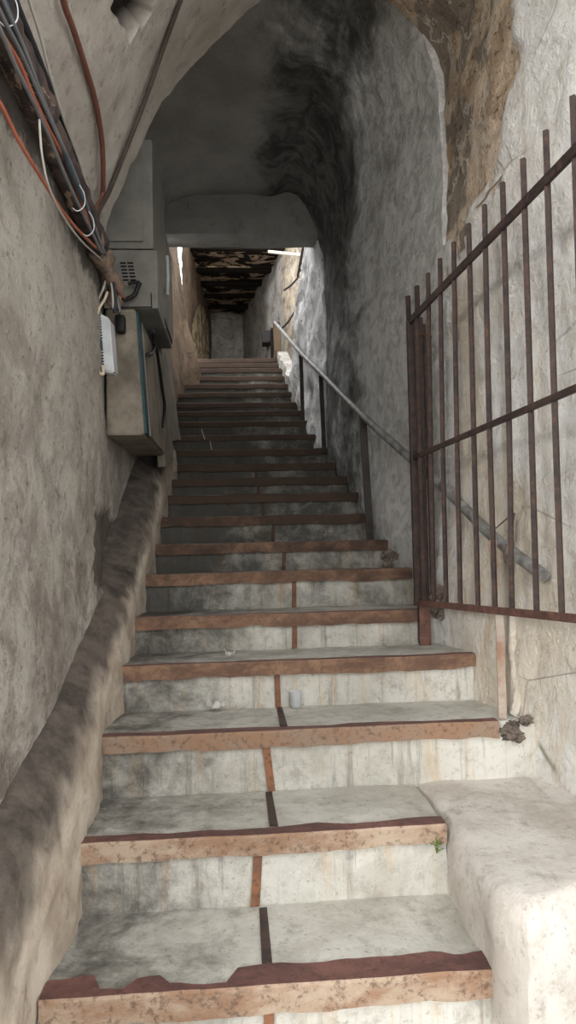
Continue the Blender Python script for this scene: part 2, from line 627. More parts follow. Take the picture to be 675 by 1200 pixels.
# ------------------------------------------------------------------ dimensions of the flight
NOSE_PX = [1157, 980, 858.5, 777, 721, 671.5, 637, 605.5, 580, 561, 544, 527, 510, 494, 482, 472, 460, 450, 441, 432, 426, 420]
NY, NZ = [], []
for i, py in enumerate(NOSE_PX):
    d = 1 + .215 * i if i <= 12 else 3.58 + .191 * (i - 12)
    NY.append(1.68 * d)
    NZ.append(AY(280, py, 1.68 * d).z)
FLOOR_Z = NZ[0] - .19


def stair_z(y):
    if y < NY[0]:
        return NZ[0] + (y - NY[0]) * .52
    return lerp_table(list(zip(NY, NZ)), y)


XR = [(-.5, 1.62), (.8, 1.38), (1.6, 1.22), (2.1, 1.12), (2.5, 1.035), (3.1, .985), (3.5, .935), (3.9, .875), (4.3, .84), (5.0, .80), (5.75, .765)]
xr = lambda y: lerp_table(XR, y)

# ================================================================== STRUCTURE
# ---- floor in front of the flight
bm = bmesh.new()
box(bm, -7, 7, -9, NY[0] + .3, FLOOR_Z - .2, FLOOR_Z)
structure(link('floor', bm, MT['floor'], smooth=False), 'pale ground in front of the flight')

# ---- left wall
xl_tab = [(.8, -.60), (3.05, -.60), (3.35, -.655), (5.8, -.665)]


def xl(y):
    return lerp_table(xl_tab, y)


LW_PATCH = [(113, 590), (128, 600), (139, 625), (133, 660), (120, 695), (112, 690), (108, 640)]


def lw_mask(p):
    q = proj(p)
    q = (q[0] + 7 * fbm(p, 9), q[1] + 7 * fbm(p + Vector((3, 1, 2)), 9))
    return (.75, -.015) if inpoly(q, LW_PATCH) else (0, 0)


o = grid_mesh('wall_left', lambda y, z: (xl(y), y, z), frange(.8, 5.78, .028), frange(.38, 4.75, .03), MT['left'],
              disp=.020, dscale=1.6, masks={'mask': lw_mask}, thick=.25, toward=(0, 2, 1.6), fine=.006)
structure(o, 'rough grey plaster wall left of the steps')

# ---- near arch (vault over the foot of the steps)
ARCH = [(-.60, 2.95), (-.597, 3.05), (-.584, 3.145), (-.545, 3.25), (-.485, 3.378), (-.41, 3.55), (-.323, 3.733), (-.22, 3.87), (-.119, 3.99),
        (.02, 4.13), (.17, 4.255), (.32, 4.33), (.48, 4.36), (.62, 4.33), (.74, 4.27), (.86, 4.17), (.95, 4.06), (1.0, 3.93), (1.0, 3.7), (.992, 3.4), (.985, 3.05)]
AP = smooth_path([(a, 0, b) for a, b in ARCH], 7)
AP = [(p.x, p.z) for p in AP]


def arch_fn(y, k):
    x, z = AP[int(k)]
    w = min(1, max(0, (x - .3) / .68))
    return (x + (xr(y) - .985) * w * w * (3 - 2 * w), y, z)


HOLE = [(128, -25), (178, -25), (172, 10), (163, 26), (152, 40), (141, 30), (133, 12)]
BRICK = [(510, -60), (640, -60), (606, 0), (600, 60), (588, 120), (578, 165), (572, 215), (556, 240), (540, 262), (533, 300), (526, 300), (521, 200), (519, 110), (505, 40), (440, -5), (430, -60)]
BITS = [((574, 222), 9), ((560, 235), 4), ((556, 165), 5), ((525, 330), 5), ((534, 318), 4), ((523, 318), 3)]


def hole_mask(p):
    q = proj(p)
    q = (q[0] + 10 * fbm(p, 8), q[1] + 10 * fbm(p + Vector((5, 1, 2)), 8))
    return (1, -.09 - .03 * fbm(p, 20)) if inpoly(q, HOLE) else (0, 0)


ARCH_BRICK = [(510, -60), (640, -60), (606, 0), (600, 60), (588, 120), (578, 165), (572, 215), (556, 240), (540, 262), (533, 300), (490, 300), (470, 60), (400, -5), (390, -60)]


def arch_brick_mask(p):
    q = proj(p)
    q = (q[0] + 14 * fbm(p, 6, 5), q[1] + 14 * fbm(p + Vector((5, 1, 2)), 6, 5))
    return (1, -.022 + .012 * fbm(p, 9, 4)) if inpoly(q, ARCH_BRICK) else (0, 0)


def brick_mask(p):
    q = proj(p)
    q = (q[0] + 14 * fbm(p, 6, 5), q[1] + 14 * fbm(p + Vector((5, 1, 2)), 6, 5))
    if inpoly(q, BRICK):
        return (1, -.022 + .012 * fbm(p, 9, 4))
    for c, r in BITS:
        if (q[0] - c[0]) ** 2 + (q[1] - c[1]) ** 2 < r * r:
            return (1, -.01)
    return (0, 0)


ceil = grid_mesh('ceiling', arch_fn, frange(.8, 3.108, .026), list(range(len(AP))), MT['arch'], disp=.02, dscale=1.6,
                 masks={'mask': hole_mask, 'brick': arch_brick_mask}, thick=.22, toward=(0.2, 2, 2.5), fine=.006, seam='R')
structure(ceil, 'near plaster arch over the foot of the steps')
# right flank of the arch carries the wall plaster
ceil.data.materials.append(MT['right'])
for pl in ceil.data.polygons:
    if pl.center.x > .78:
        pl.material_index = 1

# ---- right wall
MOSS = [(636, 872), (642, 880), (652, 893), (656, 903), (650, 905), (642, 897), (637, 886)]


def moss_mask(p):
    q = proj(p)
    q = (q[0] + 5 * fbm(p, 30), q[1] + 5 * fbm(p + Vector((5, 1, 2)), 30))
    return (max(0, min(.8, .7 + 1.4 * fbm(p, 60, 3))), .003) if inpoly(q, MOSS) else (0, 0)


def right_fn(y, z):
    x = xr(y)
    foot = max(0., min(1., 1 - (z - stair_z(y) - .05) / .40))          # plaster thickens at the foot
    return (x - lerp_table([(1.5, .0), (2.40, .0), (2.5, .03), (2.75, .06), (3.15, .075), (3.6, .05), (4.5, .02)], y) * foot * foot * (3 - 2 * foot), y, z)


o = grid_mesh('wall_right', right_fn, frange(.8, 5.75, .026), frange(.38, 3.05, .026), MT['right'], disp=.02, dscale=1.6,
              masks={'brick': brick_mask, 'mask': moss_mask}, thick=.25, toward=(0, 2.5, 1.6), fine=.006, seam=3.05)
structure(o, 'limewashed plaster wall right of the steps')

# ---- vault beyond the arch
VP = [(-.66, 4.2), (-.655, 4.35), (-.63, 4.5), (-.56, 4.6), (-.42, 4.66), (-.2, 4.70), (.1, 4.71), (.35, 4.69), (.54, 4.63), (.70, 4.51), (.82, 4.35), (.91, 4.18), (.962, 4.02), (.99, 3.86), (.993, 3.6), (.988, 3.3), (.985, 3.05)]
VPs = [(p.x, p.z) for p in smooth_path([(a, 0, b) for a, b in VP], 8)]


def vault_fn(y, k):
    x, z = VPs[int(k)]
    w = min(1, max(0, (x + .1) / 1.085))
    t = (y - 3.1) / 2.6
    g = min(1, max(0, (x - .35) / .45))
    zz = z + .22 * max(0, t) * g * g * (3 - 2 * g) * min(1, max(0, (z - 3.2) / .8))
    return (x + (xr(y) - .985) * w, y, zz)


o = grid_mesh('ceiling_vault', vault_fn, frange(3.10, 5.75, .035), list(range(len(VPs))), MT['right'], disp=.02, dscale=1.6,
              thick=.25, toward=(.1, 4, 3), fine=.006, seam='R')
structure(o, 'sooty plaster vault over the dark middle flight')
# closing ring between arch and vault
bm = bmesh.new()
box(bm, -1.0, 1.35, 3.0, 3.1, 4.62, 5.2)
structure(link('wall_above_arch', bm, MT['arch'], smooth=False))

# ---- lintel at the head of the vault
us = frange(-.85, 1.0, .05)
bm = bmesh.new()
box(bm, -.9, 1.02, 5.69, 5.96, 4.345, 5.05, .02)
bmesh.ops.subdivide_edges(bm, edges=[e for e in bm.edges if e.calc_length() > .5], cuts=14, use_grid_fill=True)
for v in bm.verts:
    v.co.z += .012 * fbm(v.co, 2.5)
    v.co.y += .012 * fbm(v.co + Vector((4, 4, 4)), 2.5)
structure(link('wall_lintel', bm, MT['lintel']), 'dark plaster lintel across the passage')

# ---- light well beyond the lintel: left wall with a leaning pier
PIER = [(5.9, -.665), (7.0, -.655), (7.45, -.63), (7.75, -.56), (7.88, -.46), (7.98, -.43), (8.10, -.47), (8.14, -.60), (8.16, -.90)]


pts = [(p.y, p.x) for p in smooth_path([(b, a, 0) for a, b in PIER], 6)]


def pier2(k, z):
    y, x = pts[int(k)]
    t = max(0, min(1, (z - 3.75) / 1.5)) ** .8
    if x > -.68:
        x += (-.685 - x) * t
    return (x, y, z)


o = grid_mesh('wall_landing_pier', lambda k, t: pier2(k, 1.8 + t * (2.95 + .46 * (min(pts[int(k)][0], 8.1) - 5.9))), list(range(len(pts))), frange(0, 1, .016), MT['brown'], disp=.03, dscale=2.2,
              masks={'mask': lambda p: (0, 0)}, fine=.006)
structure(o, 'stained ochre pier left of the upper steps')

# ---- pale wall on the right beyond the lintel, its far edge broken
WTAB = [(5.72, .76), (6.0, .70), (6.4, .665), (7.0, .615), (7.4, .59), (8.0, .56)]


def white_far(z):
    base = lerp_table([(2.2, 6.2), (3.0, 7.0), (3.6, 7.35), (4.0, 7.0), (4.4, 6.55), (4.8, 6.3), (5.2, 6.2)], z)
    return base + .12 * fbm((1, 2, z), 5)


def white_fn(t, z):
    y = 5.72 + (white_far(z) - 5.72) * t
    return (lerp_table(WTAB, y), y, z)


o = grid_mesh('wall_right_upper', white_fn, frange(0, 1, .02), frange(1.9, 4.95, .035), MT['white'], disp=.05, dscale=3.0,
              masks={'mask': lambda p: (0, 0)}, thick=.16, toward=(0, 6.5, 3.5), fine=.012)
structure(o, 'flaking white wall right of the upper steps')
# its lower course beside the top steps
LOWT = [(6.9, .63), (7.6, .585), (8.3, .56), (8.95, .555)]
o = grid_mesh('wall_right_kerb', lambda y, z: (lerp_table(LOWT, y), y, stair_z(y) - .25 + z), frange(6.9, 8.95, .05), frange(0, .34, .04), MT['greyback'],
              disp=.03, dscale=4, masks={'mask': lambda p: (0, 0)}, thick=.12, toward=(0, 7.5, 4), fine=.01)
structure(o)

# ---- landing room
CZ = 6.05
NICHE = [(224, 430), (226, 380), (230, 362), (236, 355), (241, 364), (245, 385), (246, 430)]


def niche_mask(p):
    return (1, -.035) if inpoly(proj(p), NICHE) else (0, 0)


P0, P1 = AY(213.5, 300, 8.9), AY(247, 365, 12.4)
o = grid_mesh('wall_landing_left', lambda t, z: (P0.x + (P1.x - P0.x) * t, 8.9 + 3.5 * t, z), frange(0, 1.04, .012), frange(3.9, 6.3, .04), MT['brown'],
              disp=.02, masks={'mask': niche_mask}, toward=(0, 10, 5), fine=.006)
structure(o, 'brown landing wall with an arched niche')
o = grid_mesh('wall_back', lambda x, z: (x, 12.4, z), frange(-.7, .6, .04), frange(3.9, 6.3, .04), MT['greyback'], disp=.05,
              masks={'mask': lambda p: (0, 0)}, toward=(0, 8, 5), fine=.01)
structure(o, 'smoke-greyed end wall of the landing')
Q0, Q1 = Vector((.765, 9.45)), Vector((.12, 12.45))


def slant(t, z):
    p = Q0 + (Q1 - Q0) * t
    return (p.x, p.y, z)


o = grid_mesh('wall_landing_right', slant, frange(-.75, 1.0, .025), frange(3.6, 6.3, .05), MT['greyback'], disp=.03,
              masks={'mask': lambda p: (.55 if proj(p)[0] > 331 else 0, 0)}, toward=(0, 9, 5), fine=.006)
structure(o, 'pale slanting wall right of the landing')
bm = bmesh.new()
box(bm, -1.2, 1.4, NY[21] + .2, 12.6, 3.9, NZ[21] - .002)
structure(link('floor_landing', bm, MT['step'], smooth=False))

# ---- charred ceiling of the landing, with its beams
burnt = thing('plank_ceiling', 'charred plank ceiling with peeling plaster over the top landing', 'ceiling', (0, 9.6, CZ))
bm = bmesh.new()
for k in range(7):
    y0 = 9.5 + k * .43
    box(bm, -.70, 1.3, y0, y0 + .415, CZ + .02 + .01 * (k % 2), CZ + .06)
link('boarding', bm, MT['burnt'], burnt, smooth=False)
for y in (9.62, 10.38, 10.9, 11.42, 11.95):
    bm = bmesh.new()
    box(bm, -.69, 1.1, y, y + .09, CZ - .035, CZ + .035, .008)
    for v in bm.verts:
        v.co.z += .012 * fbm(v.co, 4)
    link('beam', bm, MT['beam'], burnt)

# ---- rounded kerb along the left of the steps
ZJ = [(.8, .62), (1.76, .99), (2.216, 1.14), (2.7, 1.33), (3.335, 1.60), (3.8, 1.90), (4.25, 2.18), (4.7, 2.36), (5.3, 2.55)]


def curb_fn(y, t):
    zn = stair_z(y)
    zj = lerp_table(ZJ, y)
    xw = xl(y) - .05
    xi = -.478 + .012 * fbm((0, y, 0), 2.5)
    hi = zj - zn
    prof = [(xi + .004, -.5), (xi, -.12), (xi, .0), (xi - .004, hi * .35), (xi - .02, hi * .62), (xi - .055, hi * .83), (xl(y) + .02, hi * .98), (xw, hi * 1.06)]
    k = t * (len(prof) - 1)
    i = min(int(k), len(prof) - 2)
    f = k - i
    a, b = prof[i], prof[i + 1]
    return (a[0] + (b[0] - a[0]) * f, y, zn + a[1] + (b[1] - a[1]) * f)


def grime(p):
    zn = stair_z(p.y)
    hi = lerp_table(ZJ, p.y) - zn
    v = (p.z - zn) / hi + .16 * fbm(p, 3.5) + .10 * fbm(p, 14) - (.60 if p.y < 2.6 else .54)
    return (max(0, min(.97, v * 3.2 + .42)), 0)


CY = frange(.8, 5.3, .03)
o = grid_mesh('baseboard_left', curb_fn, CY, frange(0, 1, .025), MT['curb'], disp=.018, dscale=3.2, masks={'grime': grime}, toward=(.3, 3, 2.2), fine=.006)
structure(o, 'rounded cement kerb climbing along the left wall')
bm = bmesh.new()
ringv = [bm.verts.new(curb_fn(5.3, t)) for t in frange(0, 1, .05)]
ringv.append(bm.verts.new((-.72, 5.3, stair_z(5.3) - .5)))
bm.faces.new(ringv)
structure(link('trim_1', bm, MT['curb'], smooth=False))

# ================================================================== STAIRCASE
stairs = thing('staircase', 'worn concrete staircase with rusty iron nosings climbing into the dark passage', 'staircase', (0, NY[0], FLOOR_Z))
STRIPX = [316, 303, 312, 325, 346, 345, 334, 321, 308, 303, 300]
RIGHT = [.592, .592, .90, .965, .835, .885, .87, .82, .81]


def rough_box(bm, x0, x1, y0, y1, z0, z1, amp=.004, step=.045, seed=0, chip=.006):
    nx = max(2, int((x1 - x0) / step))
    ny = max(2, int((y1 - y0) / step))
    nz = max(2, int((z1 - z0) / step))
    vd = {}

    def vert(i, j, k):
        key = (i, j, k)
        if key not in vd:
            p = Vector((x0 + (x1 - x0) * i / nx, y0 + (y1 - y0) * j / ny, z0 + (z1 - z0) * k / nz))
            q = p + Vector((seed * 1.7, seed, seed * .6))
            d = Vector((fbm(q, 5), fbm(q + Vector((9, 0, 0)), 5), fbm(q + Vector((0, 9, 0)), 5))) * amp
            on = (i in (0, nx)) + (j in (0, ny)) + (k in (0, nz))
            if on >= 2:
                c = Vector(((x0 + x1) / 2, (y0 + y1) / 2, (z0 + z1) / 2)) - p
                d += Vector((math.copysign(1, c.x) if i in (0, nx) else 0, math.copysign(1, c.y) if j in (0, ny) else 0, math.copysign(1, c.z) if k in (0, nz) else 0)) * chip * (.6 + .8 * abs(fbm(q, 9)))
            vd[key] = bm.verts.new(p + d)
        return vd[key]

    for (n1, n2, f) in ((nx, ny, lambda a, b, s: (a, b, s * nz)), (nx, nz, lambda a, b, s: (a, s * ny, b)), (ny, nz, lambda a, b, s: (s * nx, a, b))):
        for s in (0, 1):
            for a in range(n1):
                for b in range(n2):
                    bm.faces.new([vert(*f(a, b, s)), vert(*f(a + 1, b, s)), vert(*f(a + 1, b + 1, s)), vert(*f(a, b + 1, s))])


for i in range(22):
    y0, z0 = NY[i], NZ[i]
    y1 = NY[i + 1] if i < 21 else y0 + .45
    zb = (NZ[i - 1] if i else FLOOR_Z) - .04
    xa = -.53 if i <= 9 else -.70 if i < 17 else -.60
    xb = .60 if i < 2 else xr(y0) + .05 if y0 < 5.7 else lerp_table(WTAB + [(9, .55)], y0) + .05
    xn = RIGHT[i] if i < len(RIGHT) else xb - .06
    xn0 = -.485 if i <= 9 else (-.67 if i < 15 else xa + .03)
    bm = bmesh.new()
    rough_box(bm, xa, xb, y0 + .014, y1 + .05, zb, z0, .004, .05, i)
    st = link('step', bm, MT['step'], stairs)
    # angle-iron nosing: front plate + top flange with a ragged back edge
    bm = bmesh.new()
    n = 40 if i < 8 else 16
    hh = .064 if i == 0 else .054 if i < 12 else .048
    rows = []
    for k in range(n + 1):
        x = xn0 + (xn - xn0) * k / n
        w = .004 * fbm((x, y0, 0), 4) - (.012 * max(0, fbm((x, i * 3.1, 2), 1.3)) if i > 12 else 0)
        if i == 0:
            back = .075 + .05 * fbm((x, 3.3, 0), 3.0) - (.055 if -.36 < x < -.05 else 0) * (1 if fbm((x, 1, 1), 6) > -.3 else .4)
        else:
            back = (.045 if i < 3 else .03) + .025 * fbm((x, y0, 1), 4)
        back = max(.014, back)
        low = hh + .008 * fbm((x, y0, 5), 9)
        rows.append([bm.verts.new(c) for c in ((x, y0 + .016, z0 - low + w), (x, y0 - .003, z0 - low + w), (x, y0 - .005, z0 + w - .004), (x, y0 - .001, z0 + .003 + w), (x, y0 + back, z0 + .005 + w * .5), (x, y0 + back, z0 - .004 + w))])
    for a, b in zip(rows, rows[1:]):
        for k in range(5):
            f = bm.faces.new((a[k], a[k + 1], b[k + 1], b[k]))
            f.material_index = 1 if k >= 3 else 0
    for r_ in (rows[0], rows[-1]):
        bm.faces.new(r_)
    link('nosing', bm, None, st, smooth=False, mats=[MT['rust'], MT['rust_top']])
    # rusty upright joint on the riser
    if i < len(STRIPX):
        xc = AY(STRIPX[i], NOSE_PX[i] + 40 / (1 + .2 * i), y0).x
        bm = bmesh.new()
        zl = (NZ[i - 1] if i else FLOOR_Z)
        lean = (.006, .012, -.016, -.002, .004, .002, .01, .01, .0, 0, 0)[i]
        w = (.012, .013, .013, .011, .011, .011, .010, .01, .01, .01, .01)[i]
        hexa(bm, [(xc - w - lean, y0 + .004, zl), (xc + w - lean, y0 + .004, zl), (xc + w, y0 + .004, z0 - hh + .01), (xc - w, y0 + .004, z0 - hh + .01),
                  (xc - w - lean, y0 + .03, zl), (xc + w - lean, y0 + .03, zl), (xc + w, y0 + .03, z0 - hh + .01), (xc - w, y0 + .03, z0 - hh + .01)])
        link('riser_strip', bm, MT['rust_strip'], st, smooth=False)
    # dark joint on the lower treads
    if i < 3:
        px0, px1 = ((309, 313), (315, 320), (328, 331))[i]
        xa_, xb_ = AZ(px0, 1075 if i == 0 else 930 if i == 1 else 832, z0).x, AZ(px1, 1128 if i == 0 else 962 if i == 1 else 845, z0).x
        bm = bmesh.new()
        ya, yb = y1 - .01, y0 + .06
        hexa(bm, [(xa_ - .011, ya, z0 + .004), (xa_ + .011, ya, z0 + .004), (xb_ + .013, yb, z0 + .004), (xb_ - .013, yb, z0 + .004),
                  (xa_ - .011, ya, z0 - .01), (xa_ + .011, ya, z0 - .01), (xb_ + .013, yb, z0 - .01), (xb_ - .013, yb, z0 - .01)])
        link('tread_joint', bm, MT['iron'], st, smooth=False)

# ---- platform block at the right
PT = NZ[1]
bm = bmesh.new()
plan = [(.585, 2.43), (.592, 2.2), (.59, 2.0), (.578, 1.8), (.582, 1.64), (.63, 1.565), (.72, 1.58), (.82, 1.63), (1.0, 1.62), (1.2, 1.6), (1.5, 1.58), (1.5, 2.43)]
cx, cy = 1.0, 2.0
rings = []
dense = []
for (a, b), (c, d) in zip(plan, plan[1:] + plan[:1]):
    m = max(1, int(math.hypot(c - a, d - b) / .04))
    dense += [(a + (c - a) * k / m, b + (d - b) * k / m) for k in range(m)]
for z, ins in [(FLOOR_Z - .02, 0), (.45, 0), (.5, .0), (.55, 0), (.6, 0), (.65, 0), (PT - .09, .002), (PT - .05, .006), (PT - .022, .018), (PT - .004, .04), (PT, .075), (PT, .16), (PT, .3), (PT, .5)]:
    ring = []
    for x, y in dense:
        dx, dy = cx - x, cy - y
        L = math.hypot(dx, dy)
        k = min(ins / L, .95)
        if y > 2.40:
            dy = 0
        if x > 1.45:
            dx = 0
        p = Vector((x + dx * k, y + dy * k, z))
        p += Vector((fbm(p, 6), fbm(p + Vector((7, 0, 0)), 6), .6 * fbm(p + Vector((0, 7, 0)), 5))) * .014
        ring.append(bm.verts.new(p))
    rings.append(ring)
for a, b in zip(rings, rings[1:]):
    n = len(a)
    for k in range(n):
        bm.faces.new((a[k], a[(k + 1) % n], b[(k + 1) % n], b[k]))
bm.faces.new(rings[-1])
o = link('concrete_block', bm, MT['block'])
tag(o, 'whitish concrete block beside the two lowest steps under the gate', 'block')

# ---- rubble mortar lumps
for name, px, py, y, r, sq, lab in (('mortar_lump', 603, 852, 2.42, .045, (1.1, .7, .75), 'dark crumbling mortar lump at the foot of the pale flat strap'),
                                    ('mortar_lump', 517, 706, 3.10, .065, (.8, .6, 1.0), 'dark crumbling mortar lump behind the foot of the red gate post'),
                                    ('mortar_lump', 457, 655, 3.56, .04, (.8, .6, .9), 'small dark mortar lump at the step end left of the gate')):
    bm = bmesh.new()
    c = AY(px, py, y)
    for k in range(7):
        lump(bm, c + Vector((random.uniform(-1, 1) * r * .8, random.uniform(-.4, .4) * r, random.uniform(-.8, .8) * r)), r * random.uniform(.4, .75), sq, .6, 3, 14)
    tag(link(name, bm, MT['rubble'], smooth=False), lab, 'mortar')

# ================================================================== GATE
G0 = Vector((.808, 3.07))                       # hinge side
G1 = Vector((.95, 1.90))                        # towards the street
gd = (G1 - G0).normalized()
gn = Vector((gd.y, -gd.x))                        # plane normal (xy)


def GP(px, py):
    v = ray(px, py)
    t = G0.dot(gn) / (v.x * gn.x + v.y * gn.y)
    return EYE + v * t


gate = thing('iron_gate', 'rusty dark iron bar gate standing open against the right wall', 'gate', (G0.x, G0.y, GP(487, 706).z))
gdir3 = Vector((gd.x, gd.y, 0))
gn3 = Vector((gn.x, gn.y, 0)).normalized()
bl, br = GP(487, 706), GP(675, 725)
ml, mr = GP(483, 537), GP(675, 455)
tl, tr = GP(479, 378), GP(675, 175)
EXT = 1.38


def ext(a, b, k=EXT):
    return a + (b - a) * k


for nm, a, b, w in (('bottom_rail', bl, br, .026), ('middle_rail', ml, mr, .022), ('top_rail', tl, tr, .034)):
    bm = bmesh.new()
    bar(bm, a - gdir3 * .01, ext(a, b), w, .014, up=gn3, bev=.002)
    o = link(nm, bm, MT['iron_red'] if nm == 'bottom_rail' else MT['iron'], gate, smooth=False)
TIPS = [(476.6, 347), (487, 335), (500, 320), (514, 303), (530, 284), (547.5, 262), (566, 240), (587, 214), (611, 186), (637.5, 153), (669, 112.6)]
BOTS = [(489.5, 706), (497, 707), (507, 708), (521.5, 710), (538, 712), (558.5, 714), (578.5, 716), (598, 718), (627, 720), (656.5, 723), (688, 726)]
bars_ = [(GP(*b), GP(*t)) for b, t in zip(BOTS, TIPS)]
step_b = bars_[10][0] - bars_[9][0]
step_t = bars_[10][1] - bars_[9][1]
for k in range(1, 5):
    bars_.append((bars_[10][0] + step_b * k, bars_[10][1] + step_t * k))
for k, (b, t) in enumerate(bars_):
    bm = bmesh.new()
    # square bar with a slight bend
    mid = (b + t) / 2 + gdir3 * random.uniform(-.004, .004) + gn3 * random.uniform(-.004, .004)
    w = .017 if k > 1 else .02
    off = gn3 * (.006)
    tube(bm, [p - off for p in smooth_path([b, mid, t], 6)], w * .62, 4)
    link('bar', bm, MT['iron'], gate, smooth=False)
bm = bmesh.new()
bar(bm, GP(489.5, 707), GP(480, 376), .022, .03, up=gn3, bev=.002)
link('hinge_stile', bm, MT['iron'], gate, smooth=False)
bm = bmesh.new()
bar(bm, ext(bl, br), ext(tl, tr), .03, .02, up=gn3, bev=.002)
link('latch_stile', bm, MT['iron'], gate, smooth=False)
bm = bmesh.new()
bar(bm, ml - gdir3 * .02 - gn3 * .012, ml + gdir3 * .09 - gn3 * .012, .036, .006, up=gn3)
link('strap_plate', bm, MT['rust_strip'], gate, smooth=False)

# fixed post the gate hangs on
post = thing('gate_post', 'dark iron channel post carrying the gate, red-brown at its foot', 'post', (.83, 3.095, NZ[3]))
pb = AY(498, 754, 3.095)
ptp = AY(489, 372, 3.10)
bm = bmesh.new()
bar(bm, pb, ptp, .046, .008, up=(0, 1, 0), bev=.001)
s = Vector((.021, .012, 0))
bar(bm, pb + s, ptp + s, .008, .03, up=(0, 1, 0))
bar(bm, pb - Vector((.021, -.012, 0)), ptp - Vector((.021, -.012, 0)), .008, .03, up=(0, 1, 0))
link('channel', bm, MT['iron'], post, smooth=False)
bm = bmesh.new()
up_ = pb + (ptp - pb) * .13
bar(bm, pb + Vector((0, -.008, -.01)), up_ + Vector((0, -.008, 0)), .052, .006, up=(0, 1, 0), bev=.001)
tag_o = link('foot_plate', bm, MT['iron_red'], post, smooth=False)
tag_o['label'] = 'red-brown rusty foot'
bm = bmesh.new()
q0, q1 = AY(507, 705, 3.105), AY(497, 380, 3.115)
bar(bm, q0, q1, .014, .014, up=(0, 1, 0))
link('rear_bar', bm, MT['iron'], post, smooth=False)
bm = bmesh.new()
hk = AY(490, 392, 3.08)
tube(bm, smooth_path([hk, hk + Vector((.03, -.01, -.003)), hk + Vector((.055, -.01, -.012)), hk + Vector((.052, -.01, -.03))], 5), .006, 6)
link('hook', bm, MT['iron_red'], post)

# ================================================================== HANDRAIL
hr = thing('handrail', 'grey pipe handrail on thin dark posts climbing along the right wall', 'handrail', (.9, 2.2, NZ[2]))
lo, l2, l3 = AX(638, 675, 1.045), AX(577, 628, .985), AX(520, 572, .925)
mm = AY(425, 487, 3.95)
m2, m3, hi_ = AY(376, 437, 5.63), AY(352, 413, 6.38), AY(322, 378, 8.06)
path = smooth_path([lo, l2, l3, mm, m2, m3, hi_], 10)
bm = bmesh.new()
tube(bm, path, lambda t: .0225 - .004 * t, 14)
link('rail_pipe', bm, MT['railpipe'], hr)
for a, b, y in (((425, 487), (434, 631), 3.95), ((376, 440), (380, 527), 5.63), ((352.5, 416), (355, 493), 6.38)):
    p, q = AY(*a, y), AY(*b, y)
    bm = bmesh.new()
    bar(bm, q + Vector((0, 0, -.02)), p, .042 if y < 4 else .036, .012, up=(0, 1, 0), bev=.001)
    link('post', bm, MT['railpost'], hr, smooth=False)
p, q = AY(577, 633, 2.46), AY(589, 842, 2.44)
bm = bmesh.new()
mid = AY(586, 740, 2.45)
bar(bm, p, mid, .03, .008, up=(0, 1, 0), bev=.001)
bar(bm, mid, q, .03, .008, up=(0, 1, 0), bev=.001)
o = link('strap_post', bm, MT['strap'], hr, smooth=False)
o['label'] = 'pale rusty flat strap post'
# small bracket plate standing off the pipe
bm = bmesh.new()
a, b, c = AY(602, 601, 2.44), AY(597, 632, 2.44), AY(581, 619, 2.5)
bar(bm, a, b, .012, .004, up=(0, 1, 0))
bar(bm, a, c, .004, .004, up=(0, 1, 0))
tube(bm, smooth_path([AY(594, 638, 2.42), AY(590, 648, 2.41), AY(592, 660, 2.42)], 4), .003, 5)
link('bracket', bm, MT['iron_red'], hr, smooth=False)

# conduit stub on the wall right of the strap
bm = bmesh.new()
tube(bm, smooth_path([AY(602, 838, 2.47), AY(607, 825, 2.47), AY(605, 790, 2.5), AY(601, 745, 2.52), AY(600, 715, 2.53)], 6), .016, 8, wob=.01)
tag(link('plastered_conduit', bm, MT['right']), 'plaster-covered conduit running up the wall right of the pale strap', 'conduit')

# ================================================================== CABINETS ON THE LEFT WALL
c1 = thing('meter_box', 'long beige steel meter box with a teal edge hung above the kerb', 'box', (-.56, 3.36, 2.2))
X0, X1 = -.64, -.475
YA, YB = 3.36, 4.2
ZA, ZB = 2.205, 2.835
bm = bmesh.new()
hexa(bm, [(X0, YA, ZA), (X1 + .015, YA, ZA), (X1 - .02, YA, ZB), (X0, YA, ZB), (X0, YB, ZA + .02), (X1 + .015, YB, ZA + .02), (X1 - .02, YB, ZB), (X0, YB, ZB)])
bmesh.ops.bevel(bm, geom=bm.edges[:], offset=.006, segments=2, affect='EDGES')
link('body', bm, MT['cab_beige'], c1, smooth=False)
bm = bmesh.new()
hexa(bm, [(X1 + .014, YA + .02, ZA + .01), (X1 + .026, YA + .02, ZA + .01), (X1 - .009, YA + .02, ZB - .01), (X1 - .021, YA + .02, ZB - .01),
          (X1 + .014, YA + .13, ZA + .01), (X1 + .026, YA + .13, ZA + .01), (X1 - .009, YA + .13, ZB - .01), (X1 - .021, YA + .13, ZB - .01)])
o = link('edge_frame', bm, MT['teal'], c1, smooth=False)
o['label'] = 'teal painted edge'
bm = bmesh.new()
hexa(bm, [(X1 + .012, YA + .145, ZA + .02), (X1 + .03, YA + .145, ZA + .02), (X1 - .005, YA + .145, ZB - .02), (X1 - .023, YA + .145, ZB - .02),
          (X1 + .012, YB - .01, ZA + .03), (X1 + .03, YB - .01, ZA + .03), (X1 - .005, YB - .01, ZB - .02), (X1 - .023, YB - .01, ZB - .02)])
link('door', bm, MT['cab_beige'], c1, smooth=False)

